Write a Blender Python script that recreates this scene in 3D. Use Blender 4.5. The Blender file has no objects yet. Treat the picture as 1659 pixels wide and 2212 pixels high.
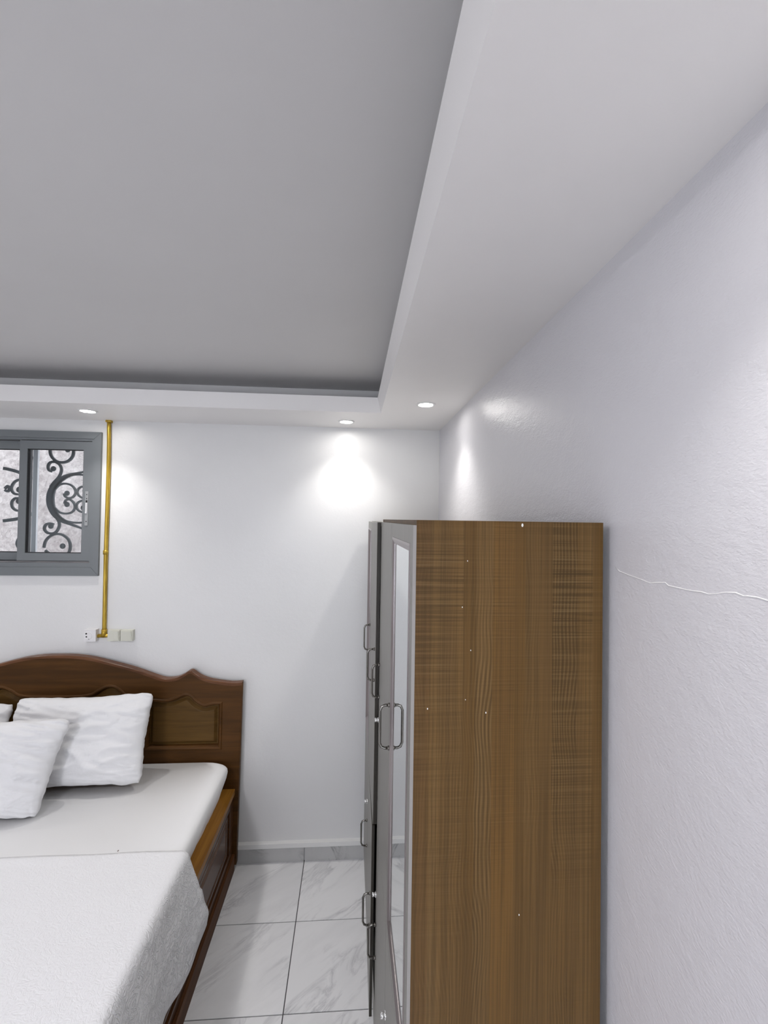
import bpy, bmesh, math, random
from mathutils import Vector, Matrix, noise
random.seed(7)
SC = bpy.context.scene
COL = SC.collection

# ------------------------------------------------------------------ camera
def set_camera():
    yaw, pitch, roll, f = 0.0727887, 0.0167315, 0.0150845, 960.0
    cy, sy, cp, sp = math.cos(yaw), math.sin(yaw), math.cos(pitch), math.sin(pitch)
    fw = Vector((sy*cp, cy*cp, sp)); r = Vector((cy, -sy, 0)); d = fw.cross(r)
    cr, sr = math.cos(roll), math.sin(roll)
    r2 = cr*r - sr*d; d2 = sr*r + cr*d
    cam = bpy.data.cameras.new('camera'); o = bpy.data.objects.new('camera', cam); COL.objects.link(o)
    m = Matrix(((r2.x, -d2.x, -fw.x, 0), (r2.y, -d2.y, -fw.y, 0), (r2.z, -d2.z, -fw.z, 2.15), (0, 0, 0, 1)))
    o.matrix_world = m
    cam.sensor_fit = 'VERTICAL'; cam.sensor_height = 36.0; cam.lens = 36.0*f/2212.0
    cam.clip_start = 0.02
    SC.camera = o
set_camera()

# ------------------------------------------------------------------ world, exposure, added fill light
w = bpy.data.worlds.new('world'); SC.world = w; w.use_nodes = True
bg = w.node_tree.nodes['Background']; bg.inputs[0].default_value = (0.93, 0.95, 1.0, 1); bg.inputs[1].default_value = 4.0
SC.view_settings.view_transform = 'Standard'; SC.view_settings.look = 'None'
SC.view_settings.exposure = 0.15; SC.view_settings.gamma = 1.0; SC.view_settings.use_curve_mapping = False

SPOT_W, DISC_E = 16.5, 85.0          # downlight beam power (W), diffuser emission
REAR_FILL_W = 26.0
FILL_LAMP_W = 33.0                       # added ceiling lamp, out of view, for overall level                        # line above: fill at the added rear window
LAMP_COL = (1.0, 0.97, 0.925)
def area(name, loc, rot, sx, sy, watts, col):
    l = bpy.data.lights.new(name, 'AREA'); l.shape = 'RECTANGLE'; l.size = sx; l.size_y = sy; l.energy = watts; l.color = col
    o = bpy.data.objects.new(name, l); COL.objects.link(o); o.location = loc; o.rotation_euler = rot; return o
area('rear_fill', (-1.1, -2.66, 1.55), (math.radians(90), 0, 0), 1.7, 1.3, REAR_FILL_W, (0.90, 0.88, 1.0))  # added fill light outside the rear window, raises the room's level

# ------------------------------------------------------------------ materials
def mat(name, col, rough=0.5, metal=0.0, spec=0.5):
    m = bpy.data.materials.new(name); m.use_nodes = True
    b = m.node_tree.nodes['Principled BSDF']
    b.inputs['Base Color'].default_value = (*col, 1); b.inputs['Roughness'].default_value = rough
    b.inputs['Metallic'].default_value = metal; b.inputs['Specular IOR Level'].default_value = spec
    return m
class NT:
    def __init__(s, m): s.m = m; s.t = m.node_tree; s.b = s.t.nodes['Principled BSDF']
    def n(s, typ, **kw):
        o = s.t.nodes.new(typ)
        for k, v in kw.items():
            if k.startswith('i_'):
                key = k[2:].replace('_', ' ')
                o.inputs[int(key) if key.isdigit() else key].default_value = v
            else: setattr(o, k, v)
        return o
    def l(s, a, b): s.t.links.new(a, b)
    def coord(s, scale=(1, 1, 1), rot=(0, 0, 0), out='Object'):
        tc = s.n('ShaderNodeTexCoord'); mp = s.n('ShaderNodeMapping')
        mp.inputs['Scale'].default_value = scale; mp.inputs['Rotation'].default_value = rot
        s.l(tc.outputs[out], mp.inputs[0]); return mp.outputs[0]
    def noise(s, vec, scale, detail=3, rough=0.5, dist=0.0):
        o = s.n('ShaderNodeTexNoise'); o.inputs['Scale'].default_value = scale; o.inputs['Detail'].default_value = detail
        o.inputs['Roughness'].default_value = rough; o.inputs['Distortion'].default_value = dist
        s.l(vec, o.inputs['Vector']); return o.outputs['Fac']
    def ramp(s, fac, stops, interp='LINEAR'):
        r = s.n('ShaderNodeValToRGB'); cr = r.color_ramp; cr.interpolation = interp
        while len(cr.elements) < len(stops): cr.elements.new(0.5)
        for e, (p, c) in zip(cr.elements, stops):
            e.position = p; e.color = (*c, 1) if len(c) == 3 else c
        s.l(fac, r.inputs[0]); return r.outputs[0]
    def math(s, op, a, b=0.0, clamp=False):
        o = s.n('ShaderNodeMath', operation=op); o.use_clamp = clamp
        for i, v in enumerate((a, b)):
            if isinstance(v, (int, float)): o.inputs[i].default_value = v
            else: s.l(v, o.inputs[i])
        return o.outputs[0]
    def mix(s, fac, a, b, mode='MIX'):
        o = s.n('ShaderNodeMix', data_type='RGBA', blend_type=mode)
        for key, v in ((0, fac), (6, a), (7, b)):
            if isinstance(v, (int, float)): o.inputs[key].default_value = v
            elif isinstance(v, tuple): o.inputs[key].default_value = (*v, 1) if len(v) == 3 else v
            else: s.l(v, o.inputs[key])
        return o.outputs[2]
    def bump(s, h, strength, dist):
        o = s.n('ShaderNodeBump'); o.inputs['Strength'].default_value = strength; o.inputs['Distance'].default_value = dist
        s.l(h, o.inputs['Height']); s.l(o.outputs[0], s.b.inputs['Normal']); return o
    def color(s, c): s.l(c, s.b.inputs['Base Color'])

def m_wall(name, col, rough, bump_s, stretch=(1, 1, 1)):
    m = mat(name, col, rough); t = NT(m)
    v = t.coord(stretch)
    a = t.noise(v, 230, 3, 0.6); b = t.noise(v, 38, 3, 0.55)
    h = t.math('ADD', t.math('MULTIPLY', a, 0.55), b)
    t.bump(h, bump_s, 0.0025)
    c = t.noise(t.coord(), 1.3, 4, 0.6)
    t.color(t.ramp(c, [(0.35, tuple(x*0.965 for x in col)), (0.65, col)]))
    return m
M = {}
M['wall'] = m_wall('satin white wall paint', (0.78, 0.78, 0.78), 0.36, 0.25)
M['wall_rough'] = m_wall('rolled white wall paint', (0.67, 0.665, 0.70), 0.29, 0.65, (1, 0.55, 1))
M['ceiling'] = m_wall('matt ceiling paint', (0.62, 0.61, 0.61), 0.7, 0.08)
M['soffit'] = m_wall('satin soffit paint', (0.86, 0.845, 0.84), 0.5, 0.08)
M['white_paint'] = m_wall('white ledge paint', (0.82, 0.82, 0.81), 0.3, 0.3)
M['grout'] = mat('dark grout', (0.09, 0.085, 0.09), 0.9)

def m_marble(name, light, vein, amount, rough=0.22):
    m = mat(name, light, rough); t = NT(m)
    tc = t.n('ShaderNodeTexCoord'); oi = t.n('ShaderNodeObjectInfo')
    off = t.n('ShaderNodeVectorMath', operation='SCALE'); cmb = t.n('ShaderNodeCombineXYZ')
    for i in range(3): t.l(oi.outputs['Random'], cmb.inputs[i])
    t.l(cmb.outputs[0], off.inputs[0]); off.inputs['Scale'].default_value = 37.0
    add = t.n('ShaderNodeVectorMath', operation='ADD'); t.l(tc.outputs['Object'], add.inputs[0]); t.l(off.outputs[0], add.inputs[1])
    mr = t.n('ShaderNodeMapping'); mr.inputs['Rotation'].default_value = (0.0, 0.0, math.radians(-41)); t.l(add.outputs[0], mr.inputs[0])
    mp = t.n('ShaderNodeMapping'); mp.inputs['Scale'].default_value = (0.9, 3.4, 2.0); t.l(mr.outputs[0], mp.inputs[0])
    n1 = t.noise(mp.outputs[0], 2.6, 6, 0.62, 0.9)
    r = t.math('ABSOLUTE', t.math('SUBTRACT', n1, 0.5))
    v1 = t.ramp(r, [(0.0, (1, 1, 1)), (0.012, (0.55, 0.55, 0.55)), (0.06, (0, 0, 0))])
    n2 = t.noise(mp.outputs[0], 1.4, 3, 0.5)
    msk = t.ramp(n2, [(0.48, (0, 0, 0)), (0.66, (1, 1, 1))])
    vm = t.math('MULTIPLY', t.math('MULTIPLY', v1, msk), amount)
    cloud = t.noise(mp.outputs[0], 1.7, 4, 0.6, 0.4)
    base = t.mix(t.math('MULTIPLY', t.ramp(cloud, [(0.45, (0, 0, 0)), (0.75, (1, 1, 1))]), 0.35*amount), light, vein)
    t.color(t.mix(vm, base, vein)); return m
M['tile'] = m_marble('white marble tile', (0.90, 0.90, 0.905), (0.46, 0.46, 0.48), 0.7)
M['tile_grey'] = m_marble('grey marble skirting tile', (0.54, 0.54, 0.535), (0.22, 0.22, 0.225), 0.95, 0.3)

def m_laminate():
    m = mat('brown wood laminate', (0.14, 0.08, 0.03), 0.5, 0, 0.25); t = NT(m)
    tc = t.n('ShaderNodeTexCoord'); sx = t.n('ShaderNodeSeparateXYZ'); t.l(tc.outputs['Object'], sx.inputs[0])
    X, Z = sx.outputs[0], sx.outputs[2]
    T = t.math('DIVIDE', t.math('ADD', X, 0.1945), 0.4055)       # 0..1 across the panel
    wob = t.math('MULTIPLY', t.math('SUBTRACT', t.noise(t.coord((0, 0, 1.1)), 1.0, 2, 0.5), 0.5), 0.02)
    Tw = t.math('ADD', T, wob)
    A_, B_, C_, D_, E_ = (0.112, 0.060, 0.022), (0.148, 0.086, 0.030), (0.134, 0.076, 0.025), (0.102, 0.054, 0.014), (0.155, 0.080, 0.020)
    strips = [(0.0, A_), (0.075, B_), (0.137, C_), (0.250, D_), (0.315, B_), (0.405, E_), (0.523, D_), (0.575, C_), (0.723, C_), (0.87, B_), (0.942, D_)]
    base = t.ramp(Tw, strips, 'CONSTANT')
    soft = t.noise(t.coord((11, 11, 0.5)), 1.6, 3, 0.5)
    base = t.mix(0.45, base, t.ramp(soft, [(0.35, (0.094, 0.050, 0.014)), (0.52, (0.140, 0.074, 0.018)), (0.68, (0.160, 0.094, 0.034))]))
    # fine vertical pores
    g = t.noise(t.coord((210, 210, 1.8)), 1.0, 4, 0.62)
    base = t.mix(t.math('MULTIPLY', t.ramp(g, [(0.42, (1, 1, 1)), (0.56, (0, 0, 0))]), 0.48), base, (0.060, 0.034, 0.009))
    # wavy growth rings in two of the strips
    bend = t.noise(t.coord((7, 7, 3.3)), 1.0, 1.5, 0.45)
    xx = t.math('ADD', t.math('MULTIPLY', X, 900.0), t.math('MULTIPLY', bend, 62.0))
    ring = t.math('ADD', t.math('MULTIPLY', t.math('SINE', xx), 0.5), 0.5)
    colm = t.ramp(Tw, [(0.25, (.35, .35, .35)), (0.31, (1, 1, 1)), (0.405, (0, 0, 0)), (0.575, (.35, .35, .35)), (0.66, (0, 0, 0)), (0.723, (1, 1, 1)), (0.86, (0, 0, 0))], 'CONSTANT')
    fade = t.ramp(t.noise(t.coord((8, 8, 1.3)), 1.0, 2, 0.5), [(0.36, (0.1, 0.1, 0.1)), (0.58, (1, 1, 1))])
    rm = t.math('MULTIPLY', t.math('MULTIPLY', colm, fade), t.ramp(ring, [(0.1, (1, 1, 1)), (0.65, (0, 0, 0))]))
    base = t.mix(t.math('MULTIPLY', rm, 0.62), base, (0.058, 0.032, 0.010))
    rh = t.math('MULTIPLY', t.math('MULTIPLY', colm, fade), t.ramp(ring, [(0.7, (0, 0, 0)), (1.0, (1, 1, 1))]))
    base = t.mix(t.math('MULTIPLY', rh, 0.35), base, (0.20, 0.135, 0.055))
    # short cross checks, denser towards the top of the panel
    zt = t.n('ShaderNodeMapRange'); t.l(Z, zt.inputs[0]); zt.inputs[1].default_value = 1.25; zt.inputs[2].default_value = 2.05
    zt.inputs[3].default_value = 0.08; zt.inputs[4].default_value = 1.0
    hz = t.noise(t.coord((3, 3, 260)), 1.0, 2, 0.6)
    step = t.ramp(Tw, [(0.0, (.9, .9, .9)), (0.137, (.8, .8, .8)), (0.250, (.25, .25, .25)), (0.405, (.6, .6, .6)), (0.523, (.3, .3, .3)), (0.723, (1, 1, 1)), (0.942, (.4, .4, .4))], 'CONSTANT')
    reg = t.math('MULTIPLY', step, t.ramp(t.noise(t.coord((4, 4, 5.5)), 1.0, 2, 0.5), [(0.36, (0.15, 0.15, 0.15)), (0.58, (1, 1, 1))]))
    hm = t.math('MULTIPLY', t.math('MULTIPLY', t.ramp(hz, [(0.42, (1, 1, 1)), (0.52, (0, 0, 0))]), reg), zt.outputs[0])
    base = t.mix(t.math('MULTIPLY', hm, 0.72), base, (0.052, 0.030, 0.009))
    hl = t.math('MULTIPLY', t.math('MULTIPLY', t.ramp(hz, [(0.55, (0, 0, 0)), (0.66, (1, 1, 1))]), reg), zt.outputs[0])
    base = t.mix(t.math('MULTIPLY', hl, 0.30), base, (0.21, 0.15, 0.07))
    t.color(base); t.bump(g, 0.12, 0.0006); return m
M['laminate'] = m_laminate()

def m_wood(name, dark, light, rough, axis, scale=1.0):
    m = mat(name, light, rough, 0, 0.2); t = NT(m)
    s = [26*scale]*3; s[axis] = 1.6*scale
    g = t.noise(t.coord(tuple(s)), 1.0, 5, 0.6, 0.6)
    f = [150*scale]*3; f[axis] = 5*scale
    g2 = t.noise(t.coord(tuple(f)), 1.0, 3, 0.6)
    c = t.ramp(g, [(0.36, dark), (0.64, light)])
    t.color(t.mix(t.math('MULTIPLY', t.ramp(g2, [(0.4, (1, 1, 1)), (0.6, (0, 0, 0))]), 0.3), c, dark))
    t.bump(g2, 0.1, 0.0005); return m
M['bed_dark'] = m_wood('dark walnut varnish', (0.056, 0.023, 0.004), (0.098, 0.040, 0.008), 0.5, 0)
M['bed_panel'] = m_wood('walnut panel varnish', (0.082, 0.042, 0.009), (0.130, 0.068, 0.016), 0.5, 0)
M['bed_rail'] = m_wood('orange varnished rail', (0.20, 0.085, 0.012), (0.33, 0.150, 0.024), 0.35, 1)
M['bed_side'] = m_wood('glossy walnut side', (0.055, 0.022, 0.010), (0.115, 0.050, 0.020), 0.22, 1)

def m_cloth(name, col, h1, s1, dist, rough=0.9):
    m = mat(name, col, rough, 0, 0.25); t = NT(m)
    m.node_tree.nodes['Principled BSDF'].inputs['Sheen Weight'].default_value = 0.15
    a = t.noise(t.coord(), h1, 3, 0.6, 0.3); b = t.noise(t.coord(), 700, 2, 0.5)
    t.bump(t.math('ADD', a, t.math('MULTIPLY', b, 0.10)), s1, dist); return m
M['pillow'] = m_cloth('white cotton pillowcase', (0.80, 0.80, 0.81), 14, 0.30, 0.012)
M['sheet'] = m_cloth('white fitted sheet', (0.88, 0.88, 0.885), 6, 0.10, 0.010)
def m_quilt():
    m = mat('white matelasse coverlet', (0.86, 0.86, 0.875), 0.92, 0, 0.2); t = NT(m)
    v = t.coord()
    n1 = t.noise(v, 26, 2, 0.5, 2.2); n2 = t.noise(t.coord((1, 1, 0.6)), 75, 3, 0.6, 1.0)
    r = t.math('ABSOLUTE', t.math('SUBTRACT', n1, 0.5))
    line = t.ramp(r, [(0.0, (0, 0, 0)), (0.10, (1, 1, 1))])
    sx = t.n('ShaderNodeSeparateXYZ'); t.l(v, sx.inputs[0])
    h = t.math('ADD', t.math('MULTIPLY', line, 0.7), t.math('MULTIPLY', n2, 0.9))
    bp = t.bump(h, 0.5, 0.006)
    ge = t.n('ShaderNodeNewGeometry'); sn = t.n('ShaderNodeSeparateXYZ'); t.l(ge.outputs['True Normal'], sn.inputs[0])
    flat = t.math('ABSOLUTE', sn.outputs[2])                      # the relief is pressed flat where the cloth lies on the mattress
    t.l(t.math('SUBTRACT', 1.0, t.math('MULTIPLY', flat, 0.78)), bp.inputs['Strength']); return m
M['quilt'] = m_quilt()
M['stain'] = mat('brown speck', (0.22, 0.16, 0.14), 0.9)

def m_grey_door():
    m = mat('grey metallic foil', (0.25, 0.243, 0.222), 0.42, 0.35); t = NT(m)
    n = t.noise(t.coord((400, 400, 14)), 1.0, 2, 0.5)
    t.color(t.ramp(n, [(0.3, (0.225, 0.218, 0.198)), (0.7, (0.28, 0.272, 0.25))])); return m
M['door'] = m_grey_door()
M['door_trim'] = mat('mauve grey metallic moulding', (0.30, 0.265, 0.265), 0.3, 0.6)
M['edge_dark'] = mat('dark brown edge band', (0.022, 0.018, 0.012), 0.5)
M['edge_grey'] = mat('grey edge band', (0.30, 0.29, 0.28), 0.4)
M['mirror'] = mat('mirror', (0.80, 0.84, 0.85), 0.015, 1.0)
M['steel'] = mat('brushed steel', (0.20, 0.19, 0.175), 0.25, 1.0)
M['chrome'] = mat('polished chrome', (0.85, 0.85, 0.85), 0.12, 1.0)
M['inside'] = mat('black wardrobe interior', (0.01, 0.009, 0.008), 0.8)
M['alu'] = mat('grey powder coated aluminium', (0.185, 0.20, 0.212), 0.42, 0.15)
M['alu_light'] = mat('pale grey latch', (0.36, 0.37, 0.38), 0.35, 0.4)
M['rubber'] = mat('black rubber gasket', (0.012, 0.012, 0.014), 0.6)
M['iron'] = mat('dark painted wrought iron', (0.085, 0.096, 0.104), 0.5, 0.1)
M['post'] = mat('pale painted reveal strip', (0.9, 0.92, 0.95), 0.6)
M['blue_grey'] = mat('blue grey painted stile', (0.12, 0.14, 0.19), 0.5)
def m_gold():
    m = mat('gold painted conduit', (0.46, 0.31, 0.035), 0.35, 0.55); t = NT(m)
    n = t.noise(t.coord((60, 60, 6)), 1.0, 3, 0.6)
    t.color(t.ramp(n, [(0.35, (0.34, 0.215, 0.02)), (0.65, (0.60, 0.41, 0.06))])); return m
M['gold'] = m_gold()
M['plastic'] = mat('white plastic', (0.80, 0.79, 0.80), 0.3)
M['plastic_cream'] = mat('cream plastic', (0.66, 0.66, 0.58), 0.35)
M['black'] = mat('black hole', (0.01, 0.01, 0.01), 0.7)
def m_outside():
    m = mat('rough exterior render', (0.50, 0.45, 0.44), 0.9); t = NT(m)
    a = t.noise(t.coord(), 26, 5, 0.65, 0.3); b = t.noise(t.coord(), 5, 4, 0.6)
    t.bump(a, 1.0, 0.03)
    c = t.mix(0.5, t.ramp(a, [(0.35, (0.26, 0.225, 0.22)), (0.62, (0.62, 0.56, 0.55))]), t.ramp(b, [(0.35, (0.34, 0.29, 0.28)), (0.65, (0.60, 0.55, 0.54))]))
    t.color(c); return m
M['outside'] = m_outside()
def m_glass():
    m = bpy.data.materials.new('window glass'); m.use_nodes = True; nt = m.node_tree; nt.nodes.clear()
    o = nt.nodes.new('ShaderNodeOutputMaterial'); mx = nt.nodes.new('ShaderNodeMixShader'); tr = nt.nodes.new('ShaderNodeBsdfTransparent')
    gl = nt.nodes.new('ShaderNodeBsdfGlossy'); fr = nt.nodes.new('ShaderNodeFresnel'); fr.inputs[0].default_value = 1.45
    tr.inputs[0].default_value = (0.93, 0.96, 0.97, 1); gl.inputs['Roughness'].default_value = 0.02
    nt.links.new(fr.outputs[0], mx.inputs[0]); nt.links.new(tr.outputs[0], mx.inputs[1]); nt.links.new(gl.outputs[0], mx.inputs[2]); nt.links.new(mx.outputs[0], o.inputs[0])
    return m
M['glass'] = m_glass()
def m_emit():
    m = mat('lit diffuser', (0.9, 0.9, 0.9), 0.4)
    b = m.node_tree.nodes['Principled BSDF']; b.inputs['Emission Color'].default_value = (*LAMP_COL, 1); b.inputs['Emission Strength'].default_value = DISC_E
    return m
M['emit'] = m_emit()
M['trim_ring'] = mat('white downlight ring', (0.8, 0.8, 0.8), 0.3)

# ------------------------------------------------------------------ mesh helpers (all shapes are written in world coordinates)
def wloc(o):
    v = Vector((0, 0, 0))
    while o is not None: v += o.location; o = o.parent
    return v
def obj(name, bm, m, parent=None, loc=None, smooth=False, bevel=0.0, mats=None):
    """one mesh object; bm in world coordinates, its origin goes to loc (default: the parent's origin)"""
    if bevel > 0:
        es = [e for e in bm.edges if len(e.link_faces) == 2 and e.calc_face_angle(0) > 0.6]
        if es: bmesh.ops.bevel(bm, geom=es, offset=bevel, segments=2, affect='EDGES', profile=0.6, clamp_overlap=True)
    org = Vector(loc) if loc is not None else (wloc(parent) if parent else Vector((0, 0, 0)))
    bmesh.ops.recalc_face_normals(bm, faces=bm.faces[:])
    bmesh.ops.translate(bm, verts=bm.verts[:], vec=-org)
    me = bpy.data.meshes.new(name); bm.to_mesh(me); bm.free()
    for k in (mats or [m]): me.materials.append(k)
    if smooth:
        for p in me.polygons: p.use_smooth = True
    o = bpy.data.objects.new(name, me); COL.objects.link(o)
    if parent: o.parent = parent; o.location = org - wloc(parent)
    else: o.location = org
    return o
def tag(o, label=None, cat=None, group=None, kind=None):
    if label: o['label'] = label
    if cat: o['category'] = cat
    if group: o['group'] = group
    if kind: o['kind'] = kind
    return o
def empty(name, loc, label, cat, group=None):
    o = bpy.data.objects.new(name, None); COL.objects.link(o); o.location = loc; o.empty_display_size = 0.1
    return tag(o, label, cat, group)
def BM(): return bmesh.new()
def box(bm, x0, x1, y0, y1, z0, z1, mi=0):
    vs = [bm.verts.new((x, y, z)) for z in (z0, z1) for x, y in ((x0, y0), (x1, y0), (x1, y1), (x0, y1))]
    for idx in ((0, 3, 2, 1), (4, 5, 6, 7), (0, 1, 5, 4), (1, 2, 6, 5), (2, 3, 7, 6), (3, 0, 4, 7)):
        f = bm.faces.new([vs[i] for i in idx]); f.material_index = mi
    return bm
def bx(*a): return box(BM(), *a)
def tube(bm, pts, r, n=10, caps=True):
    pts = [Vector(p) for p in pts]; rings = []
    rs = r if isinstance(r, (list, tuple)) else [r]*len(pts)
    up = None
    for i, p in enumerate(pts):
        t = (pts[min(i+1, len(pts)-1)] - pts[max(i-1, 0)]).normalized()
        if up is None: up = Vector((0, 0, 1)) if abs(t.z) < 0.9 else Vector((0, 1, 0))
        a = t.cross(up).normalized(); b = a.cross(t).normalized(); up = b
        rings.append([bm.verts.new(p + (a*math.cos(q) + b*math.sin(q))*rs[i]) for q in [2*math.pi*k/n for k in range(n)]])
    for A, B in zip(rings, rings[1:]):
        for k in range(n): bm.faces.new((A[k], A[(k+1) % n], B[(k+1) % n], B[k])).smooth = True
    if caps: bm.faces.new(rings[0][::-1]); bm.faces.new(rings[-1])
    return bm
def lathe(bm, c, prof, axis='Z', n=32, smooth=True):
    c = Vector(c); rings = []
    for r, h in prof:
        ring = []
        if r < 1e-6:
            rings.append([bm.verts.new(c + (Vector((0, 0, h)) if axis == 'Z' else Vector((h, 0, 0))))]*n); continue
        for k in range(n):
            q = 2*math.pi*k/n; u, v = r*math.cos(q), r*math.sin(q)
            ring.append(bm.verts.new(c + (Vector((u, v, h)) if axis == 'Z' else Vector((h, u, v)))))
        rings.append(ring)
    for A, B in zip(rings, rings[1:]):
        for k in range(n):
            q = []
            for v in (A[k], A[(k+1) % n], B[(k+1) % n], B[k]):
                if v not in q: q.append(v)
            bm.faces.new(q).smooth = smooth
    if prof[0][0] > 1e-6: bm.faces.new(rings[0][::-1])
    if prof[-1][0] > 1e-6: bm.faces.new(rings[-1])
    return bm
def smooth_pts(pts, k=6, closed=False):
    """Catmull-Rom"""
    P = [Vector(p) for p in pts]; n = len(P); out = []
    rng = range(n if closed else n-1)
    for i in rng:
        p0 = P[(i-1) % n] if closed or i > 0 else P[0]; p1 = P[i]; p2 = P[(i+1) % n]; p3 = P[(i+2) % n] if closed or i+2 < n else P[-1]
        for j in range(k):
            t = j/k
            out.append(0.5*((2*p1) + (p2-p0)*t + (2*p0-5*p1+4*p2-p3)*t*t + (3*p1-p0-3*p2+p3)*t**3))
    if not closed: out.append(P[-1])
    return out
def slab_curve(outer, holes, half, bevel, to_world):
    """filled flat outline with holes, extruded and bevelled, as a bmesh; to_world maps (u, v, w)"""
    cu = bpy.data.curves.new('outline', 'CURVE'); cu.dimensions = '2D'; cu.fill_mode = 'BOTH'
    cu.extrude = max(half-bevel, 0.0001); cu.bevel_depth = bevel; cu.bevel_resolution = 2; cu.offset = -bevel
    for loop in [outer]+holes:
        sp = cu.splines.new('POLY'); sp.points.add(len(loop)-1); sp.use_cyclic_u = True
        for p, q in zip(sp.points, loop): p.co = (q[0], q[1], 0, 1)
    tmp = bpy.data.objects.new('outline', cu); COL.objects.link(tmp)
    dg = bpy.context.evaluated_depsgraph_get(); dg.update()
    me = bpy.data.meshes.new_from_object(tmp.evaluated_get(dg))
    bm = BM(); bm.from_mesh(me); bpy.data.objects.remove(tmp); bpy.data.curves.remove(cu); bpy.data.meshes.remove(me)
    for v in bm.verts: v.co = Vector(to_world(*v.co))
    bmesh.ops.remove_doubles(bm, verts=bm.verts[:], dist=1e-5)
    return bm

# ------------------------------------------------------------------ room shell
XR, XL, YB, YF = 0.565, -3.15, 2.86, -2.45       # right, left, back, rear faces
ZS, ZLIP, ZC = 2.735, 2.816, 2.93               # soffit, top of the cove lip, tray ceiling
def struct(name, bm, m, **k): return tag(obj(name, bm, m, **k), kind='structure')

floor = struct('floor', bx(XL-0.2, XR+0.2, YF-0.2, YB+0.2, -0.15, -0.0035), M['grout'])
# floor tiles
TX, TY, G = 0.4500, 0.4455, 0.0048
t0 = BM(); box(t0, -TX/2+G/2, TX/2-G/2, -TY/2+G/2, TY/2-G/2, -0.010, 0.0)
tile0 = obj('tile', t0, M['tile'], floor, loc=(0, 0, 0), bevel=0.0008)
tile_me = tile0.data; first = True
xj, yj = -0.261, 2.4305
nx0 = int((XL-xj)/TX)-1; ny0 = int((YF-yj)/TY)-1
for i in range(nx0, 3):
    for j in range(ny0, 2):
        cx, cyy = xj+(i+0.5)*TX, yj+(j-0.5)*TY+TY*0
        if cx-TX/2 > XR or cx+TX/2 < XL or cyy-TY/2 > YB-0.02 or cyy+TY/2 < YF: continue
        o = tile0 if first else tile0.copy()
        if not first: COL.objects.link(o); o.parent = floor
        o.location = (cx, cyy, 0); first = False

# back wall with the window opening
WX0, WX1, WZ0, WZ1 = -2.458, -1.560, 1.800, 2.640
b = BM()
box(b, XL-0.2, WX0, YB, YB+0.22, 0, 3.1); box(b, WX1, XR+0.2, YB, YB+0.22, 0, 3.1)
box(b, WX0, WX1, YB, YB+0.22, 0, WZ0); box(b, WX0, WX1, YB, YB+0.22, WZ1, 3.1)
wall_back = struct('wall_back', b, M['wall'])
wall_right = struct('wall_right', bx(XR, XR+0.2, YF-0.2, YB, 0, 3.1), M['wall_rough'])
wall_left = struct('wall_left', bx(XL-0.2, XL, YF-0.2, YB, 0, 3.1), M['wall'])
b = BM(); RX0, RX1, RZ0, RZ1 = -1.95, -0.25, 0.9, 2.2
box(b, XL, RX0, YF-0.2, YF, 0, 3.1); box(b, RX1, XR, YF-0.2, YF, 0, 3.1)
box(b, RX0, RX1, YF-0.2, YF, 0, RZ0); box(b, RX0, RX1, YF-0.2, YF, RZ1, 3.1)
wall_rear = struct('wall_rear', b, M['wall'])
ceiling = struct('ceiling', bx(XL, XR, YF, YB, ZC, 3.1), M['ceiling'])
# dropped soffit ring with a cove ledge
TX0, TX1, TY0, TY1 = -2.72, 0.152, -2.0, 2.431; SL = 0.26
def ring_box(b, ax0, ax1, ay0, ay1, bx0, bx1, by0, by1, z0, z1):
    """ring between outer rect a and inner rect b"""
    o = [(ax0, ay0), (ax1, ay0), (ax1, ay1), (ax0, ay1)]; i = [(bx0, by0), (bx1, by0), (bx1, by1), (bx0, by1)]
    V = {}
    for nm, L in (('o', o), ('i', i)):
        for z in (z0, z1): V[nm, z] = [b.verts.new((x, y, z)) for x, y in L]
    for k in range(4):
        q = (k+1) % 4
        b.faces.new((V['o', z0][k], V['o', z0][q], V['o', z1][q], V['o', z1][k])); b.faces.new((V['i', z0][k], V['i', z0][q], V['i', z1][q], V['i', z1][k]))
        b.faces.new((V['o', z0][k], V['o', z0][q], V['i', z0][q], V['i', z0][k])); b.faces.new((V['o', z1][k], V['o', z1][q], V['i', z1][q], V['i', z1][k]))
b = BM(); ring_box(b, XL, XR, YF, YB, TX0, TX1, TY0, TY1, ZS, ZLIP)
for v in b.verts:                                   # the lip leans inwards a little
    if v.co.z > ZS+.01 and XL+.1 < v.co.x < XR-.1: v.co.x += .020 if v.co.x < -1 else -.020; v.co.y += .014 if v.co.y < 0 else -.014
ring_box(b, XL, XR, YF, YB, TX0-SL, TX1+SL, TY0-SL, TY1+SL, ZLIP, ZC)
soffit = struct('trim_1', b, M['soffit'])
tag(soffit, 'white dropped soffit ring around the recessed tray ceiling')

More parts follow.
